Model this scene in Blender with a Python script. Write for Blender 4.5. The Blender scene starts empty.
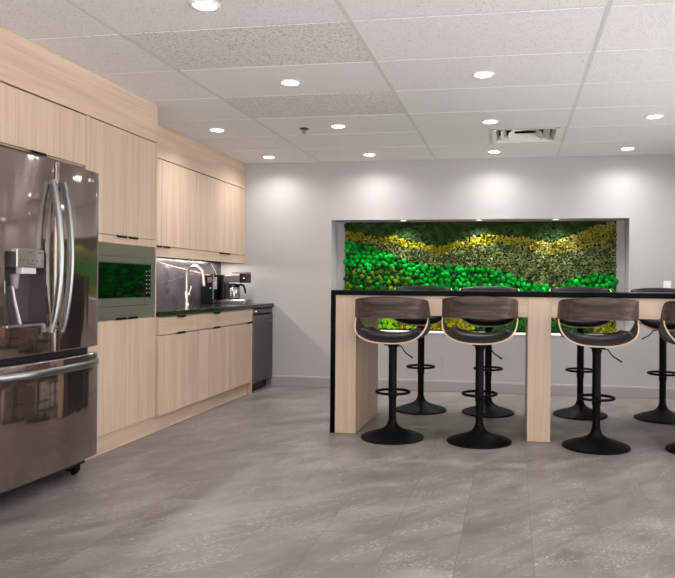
import bpy, bmesh, math, random
from mathutils import Vector, Matrix, noise
random.seed(7)
S = bpy.context.scene
C = S.collection
PI = math.pi
H = 2.379      # ceiling height
D = 6.98       # back wall
XW = -3.14     # wall behind the kitchen

# ------------------------------------------------------------------ camera
YAW, ROLL, FPX, CX, CY, CAMH = .1654, .0082, 683.7, 399.1, 284.1, 1.095
cd = bpy.data.cameras.new('camera')
cam = bpy.data.objects.new('camera', cd); C.objects.link(cam)
cd.sensor_fit = 'HORIZONTAL'; cd.sensor_width = 36; cd.lens = 36*FPX/675
cd.shift_x = (337.5-CX)/675; cd.shift_y = (CY-289)/675
cd.clip_start = .05; cd.clip_end = 60
r0 = Vector((math.cos(YAW), math.sin(YAW), 0)); fw = Vector((-math.sin(YAW), math.cos(YAW), 0)); u0 = Vector((0, 0, 1))
rt = r0*math.cos(ROLL)+u0*math.sin(ROLL); up = -r0*math.sin(ROLL)+u0*math.cos(ROLL)
m = Matrix((rt, up, -fw)).transposed().to_4x4(); m.translation = (0, 0, CAMH)
cam.matrix_world = m
S.camera = cam
# ------------------------------------------------------------------ world, exposure
LOW_FILL_E, SKY_E = 5.3, 3.4
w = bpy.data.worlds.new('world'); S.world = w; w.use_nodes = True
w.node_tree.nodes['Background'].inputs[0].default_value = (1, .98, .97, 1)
# overcast sky above; brighter below the horizon, added to light the ceiling
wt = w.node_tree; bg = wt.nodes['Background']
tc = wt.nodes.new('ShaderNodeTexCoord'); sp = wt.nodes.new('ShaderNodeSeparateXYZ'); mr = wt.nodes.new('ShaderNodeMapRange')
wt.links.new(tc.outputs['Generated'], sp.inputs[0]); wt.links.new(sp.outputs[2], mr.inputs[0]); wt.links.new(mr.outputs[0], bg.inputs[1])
mr.inputs[1].default_value = -.10; mr.inputs[2].default_value = .02; mr.inputs[3].default_value = LOW_FILL_E; mr.inputs[4].default_value = SKY_E
vs = S.view_settings
vs.view_transform = 'Standard'; vs.look = 'None'; vs.gamma = 1; vs.use_curve_mapping = False
vs.exposure = 0.26
DOWN_W = 15.0        # each ceiling downlight
LENS_E = 14.0

# ------------------------------------------------------------------ materials
def srgb(r, g, b):
    f = lambda c: (c/255/12.92) if c/255 <= .04045 else ((c/255+.055)/1.055)**2.4
    return (f(r), f(g), f(b), 1)
MATS = {}
def mat(name, col, rough=.5, metal=0, spec=None, emis=None, estr=0, aniso=0, coat=0):
    if name in MATS: return MATS[name]
    M = bpy.data.materials.new(name); M.use_nodes = True
    b = M.node_tree.nodes['Principled BSDF']
    b.inputs['Base Color'].default_value = col; b.inputs['Roughness'].default_value = rough
    b.inputs['Metallic'].default_value = metal
    if spec is not None: b.inputs['Specular IOR Level'].default_value = spec
    if coat: b.inputs['Coat Weight'].default_value = coat; b.inputs['Coat Roughness'].default_value = .05
    if aniso: b.inputs['Anisotropic'].default_value = aniso
    if emis: b.inputs['Emission Color'].default_value = emis; b.inputs['Emission Strength'].default_value = estr
    MATS[name] = M; M.diffuse_color = col
    return M
class NT:
    def __init__(s, M): s.t = M.node_tree; s.b = s.t.nodes['Principled BSDF']
    def n(s, ty, **k):
        x = s.t.nodes.new(ty)
        for a, v in k.items(): setattr(x, a, v)
        return x
    def l(s, a, b): s.t.links.new(a, b)
    def geo(s): return s.n('ShaderNodeNewGeometry').outputs['Position']
    def obj(s): return s.n('ShaderNodeTexCoord').outputs['Object']
    def mp(s, v, scale=(1, 1, 1), loc=(0, 0, 0), rot=(0, 0, 0)):
        x = s.n('ShaderNodeMapping'); x.inputs['Scale'].default_value = scale; x.inputs['Location'].default_value = loc; x.inputs['Rotation'].default_value = rot
        s.l(v, x.inputs[0]); return x.outputs[0]
    def noise(s, v, sc, det=3, rough=.5, dist=0):
        x = s.n('ShaderNodeTexNoise'); x.inputs['Scale'].default_value = sc; x.inputs['Detail'].default_value = det
        x.inputs['Roughness'].default_value = rough; x.inputs['Distortion'].default_value = dist
        s.l(v, x.inputs['Vector']); return x.outputs['Fac']
    def ramp(s, v, pts):
        x = s.n('ShaderNodeValToRGB'); e = x.color_ramp.elements
        while len(e) < len(pts): e.new(.5)
        for i, (p, c) in enumerate(pts): e[i].position = p; e[i].color = c
        s.l(v, x.inputs[0]); return x.outputs[0]
    def mix(s, f, a, b, mode='MIX'):
        x = s.n('ShaderNodeMix', data_type='RGBA', blend_type=mode)
        for i, v in ((0, f), (6, a), (7, b)):
            if hasattr(v, 'is_linked') or hasattr(v, 'links'): s.l(v, x.inputs[i])
            else: x.inputs[i].default_value = v
        return x.outputs[2]
    def math(s, op, a, b=0.0):
        x = s.n('ShaderNodeMath', operation=op)
        for i, v in ((0, a), (1, b)):
            if hasattr(v, 'links'): s.l(v, x.inputs[i])
            else: x.inputs[i].default_value = v
        return x.outputs[0]
    def bump(s, h, st=.2, d=.01):
        x = s.n('ShaderNodeBump'); x.inputs['Strength'].default_value = st; x.inputs['Distance'].default_value = d
        s.l(h, x.inputs['Height']); s.l(x.outputs[0], s.b.inputs['Normal'])
    def color(s, c): s.l(c, s.b.inputs['Base Color'])

def wood(name, c1, c2, c3, axis, rough=.45, k=1.0):
    """grain along axis ('x','y','z')"""
    M = mat(name, c2, rough); t = NT(M)
    sc = {'x': (1.1, 30, 30), 'y': (30, 1.1, 30), 'z': (30, 30, 1.1)}[axis]
    sc2 = {'x': (.35, 9, 9), 'y': (9, .35, 9), 'z': (9, 9, .35)}[axis]
    fine = {'x': (4, 190, 190), 'y': (190, 4, 190), 'z': (190, 190, 4)}[axis]
    o = t.obj()
    a = t.noise(t.mp(o, [v*k for v in sc]), 1, 4, .55, .6)
    b = t.noise(t.mp(o, [v*k for v in sc2]), 1, 3, .5, .8)
    f = t.noise(t.mp(o, [v*k for v in fine]), 1, 2, .5)
    s = t.math('ADD', t.math('MULTIPLY', a, .45), t.math('ADD', t.math('MULTIPLY', b, .35), t.math('MULTIPLY', f, .2)))
    t.color(t.ramp(s, [(.36, c1), (.5, c2), (.64, c3)]))
    t.bump(f, .06, .002)
    return M
OAK = (srgb(180, 155, 133), srgb(193, 169, 147), srgb(205, 183, 162))
oak_z = wood('oak_vertical_grain', *OAK, 'z'); oak_y = wood('oak_horizontal_grain', *OAK, 'y'); oak_x = wood('oak_lengthwise_grain', *OAK, 'x')
WAL = (srgb(34, 25, 22), srgb(68, 53, 48), srgb(100, 82, 75))
walnut = wood('dark_walnut_veneer', *WAL, 'x', .5, .8)
walnut.node_tree.nodes['Principled BSDF'].inputs['Specular IOR Level'].default_value = .25
plyedge = mat('pale_ply_edge', srgb(205, 172, 142), .5)
black_leather = mat('black_upholstery', srgb(26, 22, 25), .42, spec=.28)
black_metal = mat('matt_black_metal', srgb(8, 8, 9), .5, 0, spec=.1)
black_stone = mat('black_stone', srgb(4, 4, 5), .2, spec=.03)
black_top = mat('polished_black_counter', srgb(20, 19, 20), .1, spec=.25)
t = NT(black_top); t.color(t.ramp(t.noise(t.obj(), 160, 3), [(.45, srgb(20, 19, 20)), (.7, srgb(48, 45, 46))]))
black_plastic = mat('black_plastic', srgb(10, 10, 12), .25, spec=.25)
black_gloss = mat('black_glass', srgb(5, 6, 6), .04)
shadow_gap = mat('black_gap', srgb(8, 8, 8), .8)
chrome = mat('brushed_nickel', srgb(205, 190, 180), .28, 1)
steel = mat('light_brushed_steel', srgb(175, 172, 168), .3, 1)
handle_m = mat('handle_steel', srgb(140, 143, 140), .3, 1)
dish_m = mat('dark_stainless_dishwasher', srgb(104, 98, 96), .33, 1)
plate_m = mat('white_plate', srgb(238, 236, 242), .4)
white_metal = mat('white_painted_metal', srgb(222, 220, 216), .5)
sill_m = mat('white_sill', srgb(240, 238, 236), .4)
lens_m = mat('glowing_lens', (1, 1, 1, 1), .5, emis=(1, .985, .965, 1), estr=LENS_E)
green_led = mat('green_led', (0, .6, .3, 1), .5, emis=(0, 1, .5, 1), estr=1.5)

def brushed(name, col, rough, aniso, bands):
    M = mat(name, col, rough, 1, aniso=aniso); t = NT(M); t.b.inputs['Anisotropic Rotation'].default_value = .25
    tg = t.n('ShaderNodeTangent', direction_type='RADIAL', axis='Z'); t.l(tg.outputs[0], t.b.inputs['Tangent'])
    n = t.noise(t.mp(t.geo(), (1.0, 7.0, .35)), 1, 2, .5)
    t.bump(n, .12, bands)
    # a second lobe, strongly stretched upwards: the vertical streaks of brushed steel
    p2 = t.n('ShaderNodeBsdfPrincipled'); p2.inputs['Base Color'].default_value = col; p2.inputs['Metallic'].default_value = 1
    p2.inputs['Roughness'].default_value = .26; p2.inputs['Anisotropic'].default_value = 1.0; p2.inputs['Anisotropic Rotation'].default_value = .25
    t.l(tg.outputs[0], p2.inputs['Tangent'])
    n2 = t.noise(t.mp(t.geo(), (1.0, 16.0, .5)), 1, 2, .5); bp = t.n('ShaderNodeBump'); bp.inputs['Strength'].default_value = .1; bp.inputs['Distance'].default_value = .02
    t.l(n2, bp.inputs['Height']); t.l(bp.outputs[0], p2.inputs['Normal'])
    mx = t.n('ShaderNodeMixShader'); mx.inputs[0].default_value = .35
    t.l(t.b.outputs[0], mx.inputs[1]); t.l(p2.outputs[0], mx.inputs[2]); t.l(mx.outputs[0], t.t.nodes['Material Output'].inputs['Surface'])
    return M
fridge_m = brushed('dark_stainless_fridge', srgb(168, 151, 148), .06, .4, .03)
micro_m = mat('stainless_microwave', srgb(165, 158, 154), .3, .85)

# painted wall
wall_m = mat('grey_white_wall_paint', srgb(175, 172, 171), .6)
t = NT(wall_m); n = t.noise(t.geo(), 180, 2); t.bump(n, .05, .002)
base_m = mat('baseboard_paint', srgb(160, 152, 151), .5)
cap_highlight = mat('baseboard_cap_highlight', srgb(205, 200, 199), .4)  # lighter tone paints the highlight along the baseboard's top edge
# ceiling tiles
def tile_mat(name, lo, hi, sc, thr, col=(228, 226, 225), dark=(150, 146, 142)):
    M = mat(name, srgb(*col), .85); t = NT(M); p = t.geo()
    a = t.noise(t.mp(p, (1, 1.5, 1)), sc, 3, .6, .3)
    c = t.ramp(a, [(thr-.035, srgb(*dark)), (thr+.02, srgb(*col))])
    big = t.noise(p, 5, 2)
    t.color(t.mix(t.math('MULTIPLY', big, .1), c, srgb(205, 202, 200)))
    t.bump(a, .35, .004)
    return M
tile_plain = tile_mat('smooth_ceiling_tile', 0, 0, 120, .36, dark=(186, 183, 180))
tile_mid = tile_mat('speckled_ceiling_tile', 0, 0, 110, .385, dark=(170, 166, 163))
tile_rough = tile_mat('pitted_ceiling_tile', 0, 0, 78, .425, col=(222, 219, 217), dark=(160, 155, 151))
grid_m = mat('ceiling_grid_white', srgb(205, 204, 201), .5)
# floor
floor_m = mat('grey_stone_vinyl', srgb(128, 120, 118), .38, spec=.3); t = NT(floor_m)
p = t.geo(); sx = t.n('ShaderNodeSeparateXYZ'); t.l(p, sx.inputs[0]); cx = t.n('ShaderNodeCombineXYZ')
t.l(sx.outputs[1], cx.inputs[0]); t.l(sx.outputs[0], cx.inputs[1])
v = t.mp(cx.outputs[0], loc=(-.03+.61*.25, -.087+3.015, 0))
br = t.n('ShaderNodeTexBrick'); br.offset = .5; br.squash = 1
for k, x in (('Scale', 1), ('Mortar Size', .0016), ('Mortar Smooth', .3), ('Bias', 0), ('Brick Width', .61), ('Row Height', .3015)): br.inputs[k].default_value = x
br.inputs['Color1'].default_value = (0, 0, 0, 1); br.inputs['Color2'].default_value = (1, 1, 1, 1); br.inputs['Mortar'].default_value = (.5, .5, .5, 1)
t.l(v, br.inputs['Vector'])
# a per-tile shift of the cloud pattern
sh = t.n('ShaderNodeVectorMath', operation='MULTIPLY_ADD')
t.l(br.outputs['Color'], sh.inputs[0]); sh.inputs[1].default_value = (.35, .5, 0); t.l(p, sh.inputs[2])
rv = t.mp(sh.outputs[0], rot=(0, 0, -.85))
pv = t.mp(rv, (1.4, 3.2, 1))
n1 = t.noise(pv, 1.3, 8, .68, .6)
base = t.ramp(n1, [(.30, srgb(99, 92, 90)), (.5, srgb(124, 116, 114)), (.70, srgb(148, 141, 138))])
n2 = t.noise(t.mp(rv, (1.1, 3.6, 1)), 2.2, 3, .6, .8)
n3 = t.noise(t.mp(rv, (1, 2, 1)), 42, 4, .75, .5)
m1 = t.ramp(n2, [(.48, (0, 0, 0, 1)), (.62, (1, 1, 1, 1))]); m2 = t.ramp(n3, [(.50, (0, 0, 0, 1)), (.62, (1, 1, 1, 1))])
c = t.mix(t.math('MULTIPLY', t.math('MULTIPLY', m1, m2), .85), base, srgb(172, 166, 163))
c = t.mix(t.math('MULTIPLY', br.outputs['Color'], .17), c, srgb(70, 63, 61))
c = t.mix(t.math('MULTIPLY', br.outputs['Fac'], .4), c, srgb(58, 53, 51))
t.color(c); t.bump(n3, .05, .002)
rr = t.ramp(n1, [(.3, (.32, .32, .32, 1)), (.7, (.46, .46, .46, 1))]); t.l(rr, t.b.inputs['Roughness'])
# backsplash stone
splash_m = mat('dark_polished_stone_splashback', srgb(62, 56, 60), .19); t = NT(splash_m)
t.color(t.ramp(t.noise(t.geo(), 6, 5), [(.35, srgb(52, 47, 51)), (.7, srgb(72, 65, 69))]))
vein_m = mat('gold_white_vein', srgb(214, 180, 155), .25); vein_f = mat('faint_grey_vein', srgb(120, 112, 116), .2)
def moss(name, a, b, c, sc=60):
    M = mat(name, b, .9, spec=.15); t = NT(M)
    n = t.noise(t.geo(), 9, 3, .6); n2 = t.noise(t.geo(), sc*3, 3, .6)
    s = t.math('ADD', t.math('MULTIPLY', n, .5), t.math('MULTIPLY', n2, .5))
    t.color(t.ramp(s, [(.36, a), (.5, b), (.64, c)])); t.bump(n2, .8, .006)
    return M
ms_dark = moss('dark_flat_moss', srgb(22, 38, 14), srgb(36, 66, 26), srgb(72, 84, 44))
ms_yel = moss('yellow_reindeer_moss', srgb(76, 74, 6), srgb(136, 132, 14), srgb(180, 174, 50))
ms_mus = moss('mustard_reindeer_moss', srgb(84, 80, 20), srgb(136, 130, 46), srgb(176, 168, 92))
ms_oli = moss('grey_green_reindeer_moss', srgb(42, 58, 26), srgb(94, 112, 60), srgb(160, 166, 118))
ms_grn = moss('bright_green_cushion_moss', srgb(0, 66, 12), srgb(2, 142, 34), srgb(16, 205, 72))
ms_ogr = moss('olive_green_cushion_moss', srgb(36, 70, 8), srgb(74, 120, 14), srgb(120, 148, 40))
ms_lime = moss('lime_cushion_moss', srgb(50, 110, 6), srgb(110, 176, 14), srgb(170, 214, 46))
ms_dgr = moss('deep_green_moss', srgb(6, 48, 8), srgb(22, 88, 20), srgb(52, 118, 36))

# ------------------------------------------------------------------ mesh helpers
def world_off(parent):
    v = Vector((0, 0, 0))
    while parent: v += parent.location; parent = parent.parent
    return v
def obj(name, bm, ms, parent=None, smooth=False, angle=None, label=None, keep=False):
    off = world_off(parent)
    if not keep: bmesh.ops.recalc_face_normals(bm, faces=bm.faces)
    if off.length: bmesh.ops.translate(bm, verts=bm.verts, vec=-off)
    me = bpy.data.meshes.new(name); bm.to_mesh(me); bm.free()
    for x in (ms if isinstance(ms, (list, tuple)) else [ms]): me.materials.append(x)
    if smooth:
        me.polygons.foreach_set('use_smooth', [True]*len(me.polygons))
        if angle: me.set_sharp_from_angle(angle=angle)
    o = bpy.data.objects.new(name, me); C.objects.link(o)
    if parent: o.parent = parent
    if label: o['label'] = label
    return o
def tag(o, label, cat, group=None, kind=None):
    o['label'] = label; o['category'] = cat
    if group: o['group'] = group
    if kind: o['kind'] = kind
    return o
def thing(name, label, cat, loc=(0, 0, 0), group=None):
    o = bpy.data.objects.new(name, None); C.objects.link(o); o.location = loc; o.empty_display_size = .1
    return tag(o, label, cat, group)
def struct(name, bm, ms, **k):
    o = obj(name, bm, ms, **k); o['kind'] = 'structure'; return o
def copy_tree(o, parent=None):
    c = o.copy(); C.objects.link(c)
    if parent: c.parent = parent
    for ch in list(o.children): copy_tree(ch, c)
    return c
def BM(): return bmesh.new()
def bx(bm, x0, x1, y0, y1, z0, z1, bev=0, seg=2, mi=0):
    r = bmesh.ops.create_cube(bm, size=1)
    vs_ = r['verts']
    for v in vs_:
        v.co = Vector(((x0+x1)/2+v.co.x*(x1-x0), (y0+y1)/2+v.co.y*(y1-y0), (z0+z1)/2+v.co.z*(z1-z0)))
    fs = set(f for v in vs_ for f in v.link_faces)
    if bev:
        es = list(set(e for v in vs_ for e in v.link_edges))
        q = bmesh.ops.bevel(bm, geom=es, offset=bev, segments=seg, affect='EDGES', profile=.5)
        fs |= set(q['faces'])
    if mi:
        for f in fs:
            if f.is_valid: f.material_index = mi
    return bm
def box(*a, **k): return bx(BM(), *a, **k)
def lathe(bm, prof, cx=0, cy=0, seg=48, cap=True):
    rings = []
    for r, z in prof:
        rings.append([bm.verts.new((cx+r*math.cos(2*PI*i/seg), cy+r*math.sin(2*PI*i/seg), z)) for i in range(seg)])
    for a, b in zip(rings, rings[1:]):
        for i in range(seg): bm.faces.new((a[i], a[(i+1) % seg], b[(i+1) % seg], b[i]))
    if cap:
        bm.faces.new(rings[0][::-1]); bm.faces.new(rings[-1])
    return bm
def tube(bm, pts, r, seg=12, closed=False, flat=None):
    """round (or flattened) tube along pts; r a number or a list"""
    pts = [Vector(p) for p in pts]; n = len(pts); rings = []
    ref = None
    for i, p in enumerate(pts):
        if closed: d = pts[(i+1) % n]-pts[i-1]
        else: d = pts[min(i+1, n-1)]-pts[max(i-1, 0)]
        d.normalize()
        if ref is None:
            ref = Vector((0, 0, 1)) if abs(d.z) < .9 else Vector((0, 1, 0))
        a = d.cross(ref)
        if a.length < 1e-4: a = d.cross(Vector((1, 0, 0)))
        a.normalize(); b = a.cross(d).normalized(); ref = b
        rad = r[i] if isinstance(r, (list, tuple)) else r
        ra, rb = (rad, rad) if flat is None else (rad*flat[0], rad*flat[1])
        rings.append([bm.verts.new(p+a*ra*math.cos(2*PI*k/seg)+b*rb*math.sin(2*PI*k/seg)) for k in range(seg)])
    for i in range(n if closed else n-1):
        A, B = rings[i], rings[(i+1) % n]
        for k in range(seg): bm.faces.new((A[k], A[(k+1) % seg], B[(k+1) % seg], B[k]))
    if not closed: bm.faces.new(rings[0][::-1]); bm.faces.new(rings[-1])
    return bm
def grid_solid(bm, G, thick, mi_out=0, mi_in=0, mi_rim=1):
    """G[i][j] points; a shell of the given thickness (number or function of i,j) with rim faces"""
    ni, nj = len(G), len(G[0])
    G = [[Vector(p) for p in row] for row in G]
    N = [[None]*nj for _ in range(ni)]
    for i in range(ni):
        for j in range(nj):
            du = G[min(i+1, ni-1)][j]-G[max(i-1, 0)][j]; dv = G[i][min(j+1, nj-1)]-G[i][max(j-1, 0)]
            q = du.cross(dv); N[i][j] = q.normalized() if q.length > 1e-9 else Vector((0, 0, 1))
    th = thick if callable(thick) else (lambda i, j: thick)
    A = [[bm.verts.new(G[i][j]) for j in range(nj)] for i in range(ni)]
    B = [[bm.verts.new(G[i][j]+N[i][j]*th(i, j)) for j in range(nj)] for i in range(ni)]
    def f(vs, mi):
        x = bm.faces.new(vs); x.material_index = mi
    for i in range(ni-1):
        for j in range(nj-1):
            f((A[i][j], A[i][j+1], A[i+1][j+1], A[i+1][j]), mi_out); f((B[i][j], B[i+1][j], B[i+1][j+1], B[i][j+1]), mi_in)
    for i in range(ni-1):
        f((A[i][0], A[i+1][0], B[i+1][0], B[i][0]), mi_rim); f((A[i+1][nj-1], A[i][nj-1], B[i][nj-1], B[i+1][nj-1]), mi_rim)
    for j in range(nj-1):
        f((A[0][j+1], A[0][j], B[0][j], B[0][j+1]), mi_rim); f((A[ni-1][j], A[ni-1][j+1], B[ni-1][j+1], B[ni-1][j]), mi_rim)
    return bm
def text_bm(bm, s, size, M4, depth=.0006, mi=0):
    cu = bpy.data.curves.new('txt', 'FONT'); cu.body = s; cu.size = size; cu.extrude = depth; cu.resolution_u = 2
    cu.align_x = 'CENTER'; cu.align_y = 'CENTER'
    o = bpy.data.objects.new('txt', cu); C.objects.link(o)
    dg = bpy.context.evaluated_depsgraph_get(); me = bpy.data.meshes.new_from_object(o.evaluated_get(dg))
    me.transform(M4); n0 = len(bm.faces); bm.from_mesh(me); bm.faces.ensure_lookup_table()
    for f in bm.faces[n0:]: f.material_index = mi
    bpy.data.objects.remove(o); bpy.data.curves.remove(cu); bpy.data.meshes.remove(me)
# text on a face that looks towards +X (reads along -Y... seen from +X, right is +Y)
def on_x(x, y, z): return Matrix(((0, 0, 1, x), (1, 0, 0, y), (0, 1, 0, z), (0, 0, 0, 1)))

# ------------------------------------------------------------------ room shell
XR, YB = 2.75, -1.3
struct('floor', box(XW-.1, XR+.1, YB-.1, D+.35, -.1, 0), floor_m)
struct('wall_left', box(XW-.1, XW, YB, D, 0, H+.1), wall_m)
# unseen right and near sides: glass added to admit fill light; sill, header, mullions
glass_m = mat('added_window_glass', (1, 1, 1, 1), 0)
t = NT(glass_m); tr = t.n('ShaderNodeBsdfTransparent'); gl = t.n('ShaderNodeBsdfGlossy'); gl.inputs['Roughness'].default_value = .02
fr = t.n('ShaderNodeFresnel'); fr.inputs[0].default_value = 1.3; mx = t.n('ShaderNodeMixShader'); t.l(fr.outputs[0], mx.inputs[0]); t.l(tr.outputs[0], mx.inputs[1]); t.l(gl.outputs[0], mx.inputs[2])
t.l(mx.outputs[0], t.t.nodes['Material Output'].inputs['Surface'])
frame_m = mat('added_window_frame', srgb(70, 64, 62), .4)
b = BM(); bx(b, XR, XR+.1, YB, D, 0, .12); bx(b, XR, XR+.1, YB, D, H-.06, H+.1); bx(b, XR, XR+.1, D-1.1, D, .12, H-.06)
struct('wall_right', b, wall_m)
b = BM(); bx(b, XW-.1, XR+.1, YB-.1, YB, 0, .12); bx(b, XW-.1, XR+.1, YB-.1, YB, H-.06, H+.1)
struct('wall_front', b, wall_m)
b = BM(); bx(b, XR+.04, XR+.05, YB, D-1.1, .12, H-.06); struct('added_window_1', b, glass_m)
b = BM(); bx(b, XW, XR, YB-.05, YB-.04, .12, H-.06); struct('added_window_2', b, glass_m)
b = BM()
y = YB
while y < D-1.2: bx(b, XR+.01, XR+.08, y-.03, y+.03, .12, H-.06); y += 1.2
struct('trim_7', b, frame_m)
b = BM(); x = XW+.05
while x < XR: bx(b, x-.03, x+.03, YB-.08, YB-.01, .12, H-.06); x += 1.15
struct('trim_8', b, frame_m)
# back wall with the niche
NX0, NX1, NZ0, NZ1, ND = -1.893, 1.119, .602, 1.762, .265
b = BM()
bx(b, XW-.1, NX0, D, D+.34, 0, H+.1); bx(b, NX1, XR+.1, D, D+.34, 0, H+.1)
bx(b, NX0, NX1, D, D+.34, 0, NZ0-.012); bx(b, NX0, NX1, D, D+.34, NZ1, H+.1)
bx(b, NX0, NX1, D+ND, D+.34, NZ0-.012, NZ1)
bmesh.ops.remove_doubles(b, verts=b.verts, dist=1e-5)
struct('wall_back', b, wall_m)
struct('trim_1', box(NX0+.001, NX1-.001, D-.006, D+ND-.001, NZ0-.012, NZ0, bev=.002), sill_m)
b = BM(); bx(b, -2.545, XR, D-.013, D, 0, .1, bev=.003); bx(b, -2.545, XR, D-.009, D, .1, .112, bev=.003, mi=1)
struct('baseboard_back', b, [base_m, cap_highlight])
struct('baseboard_right', box(XR-.013, XR, YB, D, 0, .11, bev=.003), base_m)

# ceiling: lay-in tiles 0.61 x 1.22 with a white T grid
GX, GY, TW, TD = -2.016, 3.246, 1.2192, .6096
b = BM(); rnd = random.Random(3)
VENT = (-.19, .37, 5.70, 6.26)
kinds = {(0, 0): 2, (0, 1): 0, (0, 2): 2, (0, 3): 0, (0, 4): 0, (0, 5): 1, (1, -1): 1, (1, 0): 1, (1, 1): 1, (1, 2): 0, (1, 3): 0, (1, 4): 0, (1, 5): 0,
         (2, -1): 1, (2, 0): 1, (2, 1): 1, (2, 2): 1, (2, 3): 0, (-1, 0): 1, (-1, 1): 1, (-1, -1): 1, (-1, 2): 0, (-1, 3): 1, (0, -1): 1}
def quad(b, x0, x1, y0, y1, z, mi):
    f = b.faces.new([b.verts.new(p) for p in ((x0, y0, z), (x0, y1, z), (x1, y1, z), (x1, y0, z))]); f.material_index = mi
for i in range(-1, 6):
    for j in range(-11, 7):
        x0 = max(GX+TW*i, XW); x1 = min(x0+TW if i > -1 else GX, XR); y0 = max(GY+TD*j, YB); y1 = min(GY+TD*(j+1), D)
        if y1 <= y0 or x1 <= x0: continue
        k = kinds.get((i, j), rnd.choice((0, 1, 1)))
        if i == 1 and j == 4:
            quad(b, x0, VENT[0], y0, y1, H, k); quad(b, VENT[1], x1, y0, y1, H, k)
            quad(b, VENT[0], VENT[1], y0, VENT[2], H, k); quad(b, VENT[0], VENT[1], VENT[3], y1, H, k)
        else:
            # the face sags a little below the flange: bevelled tegular edge
            e = .010
            quad(b, x0+e, x1-e, y0+e, y1-e, H-.003, k)
            P = [(x0, y0), (x0, y1), (x1, y1), (x1, y0)]; Q = [(x0+e, y0+e), (x0+e, y1-e), (x1-e, y1-e), (x1-e, y0+e)]
            for a in range(4):
                p, q = P[a], P[(a+1) % 4]; r, s = Q[(a+1) % 4], Q[a]
                f = b.faces.new([b.verts.new(v) for v in ((*p, H+.004), (*q, H+.004), (*r, H-.003), (*s, H-.003))]); f.material_index = k
for f in b.faces:
    f.normal_update()
    if f.normal.z > 0: f.normal_flip()
struct('ceiling', b, [tile_plain, tile_mid, tile_rough], keep=True)
b = BM()
for i in range(-1, 6):
    x = GX+TW*i
    if XW < x < XR: bx(b, x-.012, x+.012, YB, D, H-.0035, H+.02)
for j in range(-11, 7):
    y = GY+TD*j
    if YB < y < D: bx(b, XW, XR, y-.006, y+.006, H-.0005, H+.02)
bx(b, -2.86, XR, D-.02, D, H-.005, H+.02)
struct('trim_2', b, grid_m)
struct('trim_3', box(XW-.1, XR+.1, YB-.1, D+.3, H+.3, H+.35), grid_m)

# ------------------------------------------------------------------ downlights
def downlight(x, y, label, group, power=DOWN_W, pool=.55):
    t_ = thing('recessed_downlight', label, 'ceiling light', (x, y, H), group)
    b = BM(); lathe(b, [(.052, H-.004), (.056, H-.009), (.066, H-.008), (.071, H-.0015), (.071, H+.004)], x, y, 40, cap=False)
    obj('trim_ring', b, white_metal, t_, smooth=True)
    b = BM(); lathe(b, [(.0005, H-.010), (.03, H-.0095), (.052, H-.006), (.053, H+.002)], x, y, 40, cap=False)
    obj('lens', b, lens_m, t_, smooth=True)
    for nm, ang, pw, bl in (('wide', 160 if y > 6 else 150, power, .8 if y > 6 else 1.0), ('pool', 92, power*pool, 1.0)):
        ld = bpy.data.lights.new('downlight_'+nm, 'SPOT'); ld.energy = pw; ld.spot_size = math.radians(ang); ld.spot_blend = bl
        ld.shadow_soft_size = .045; ld.color = (1, .985, .965)
        lo = bpy.data.objects.new('downlight_'+nm, ld); C.objects.link(lo); lo.parent = t_; lo.location = (0, 0, -.02)
LX = (-1.415, -.19, 1.04, 2.265, 3.49); LY = (6.63, 5.405, 4.19, 2.965, 1.74, .52, -.7, -1.92)
names = {
 (-2.46, 6.63): 'small glowing downlight just above the far end of the wall cabinets by the back wall',
 (-2.46, 5.405): 'glowing downlight beside the top of the wall cabinets over the sink',
 (-1.415, 6.63): 'glowing downlight near the back wall above the bare wall between kitchen and moss niche',
 (-1.415, 5.405): 'glowing downlight next to the little ceiling sprinkler',
 (-1.415, 4.19): 'large glowing downlight in front of the sprinkler, in line with the island end panel',
 (-1.415, 2.965): 'large glowing downlight cut by the top edge of the picture',
 (-.19, 6.63): 'glowing downlight near the back wall just behind the square air vent',
 (-.19, 5.405): 'glowing downlight just in front of the square air vent',
 (-.19, 4.19): 'large bright glowing downlight over the near side of the island between the long ceiling bars',
 (1.04, 6.63): 'glowing downlight near the back wall above the right end of the moss niche',
 (1.04, 5.405): 'rightmost glowing downlight, above the light switch side of the room'}
for (x, y), l in names.items(): downlight(x, y, l, 'ceiling downlights', DOWN_W*(1.55 if y > 6 and x > -2 else 1.6 if y > 6 else 2.0 if y > 5 else 1.5 if y > 4 else .3), .8 if y > 6 and x > -2 else .4)
for x in LX:
    for y in LY:
        if (x, y) not in names and XW < x < XR and y > YB:
            downlight(x, y, 'glowing downlight in the ceiling beyond the edges of the picture', 'downlights beyond the picture', DOWN_W*(2 if y > 5 else .5))

# sprinkler
sx_, sy_ = -1.715, 5.44
t_ = thing('fire_sprinkler', 'tiny dark pendent fire sprinkler hanging from a ceiling tile', 'sprinkler', (sx_, sy_, H))
b = BM(); lathe(b, [(.001, H-.003), (.034, H-.004), (.036, H-.0145), (.020, H-.016), (.001, H-.016)], sx_, sy_, 24); obj('escutcheon', b, mat('sprinkler_dark', srgb(40, 36, 36), .4), t_, smooth=True, angle=.6)
b = BM(); lathe(b, [(.008, H-.016), (.008, H-.028), (.004, H-.034), (.004, H-.044)], sx_, sy_, 16); lathe(b, [(.016, H-.046), (.016, H-.044)], sx_, sy_, 16)
for s in (-1, 1): tube(b, [(sx_+s*.007, sy_, H-.02), (sx_+s*.013, sy_, H-.03), (sx_+s*.004, sy_, H-.044)], .0022, 6)
obj('nozzle', b, mat('sprinkler_metal', srgb(110, 95, 90), .4, .6), t_, smooth=True, angle=.6)

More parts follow.
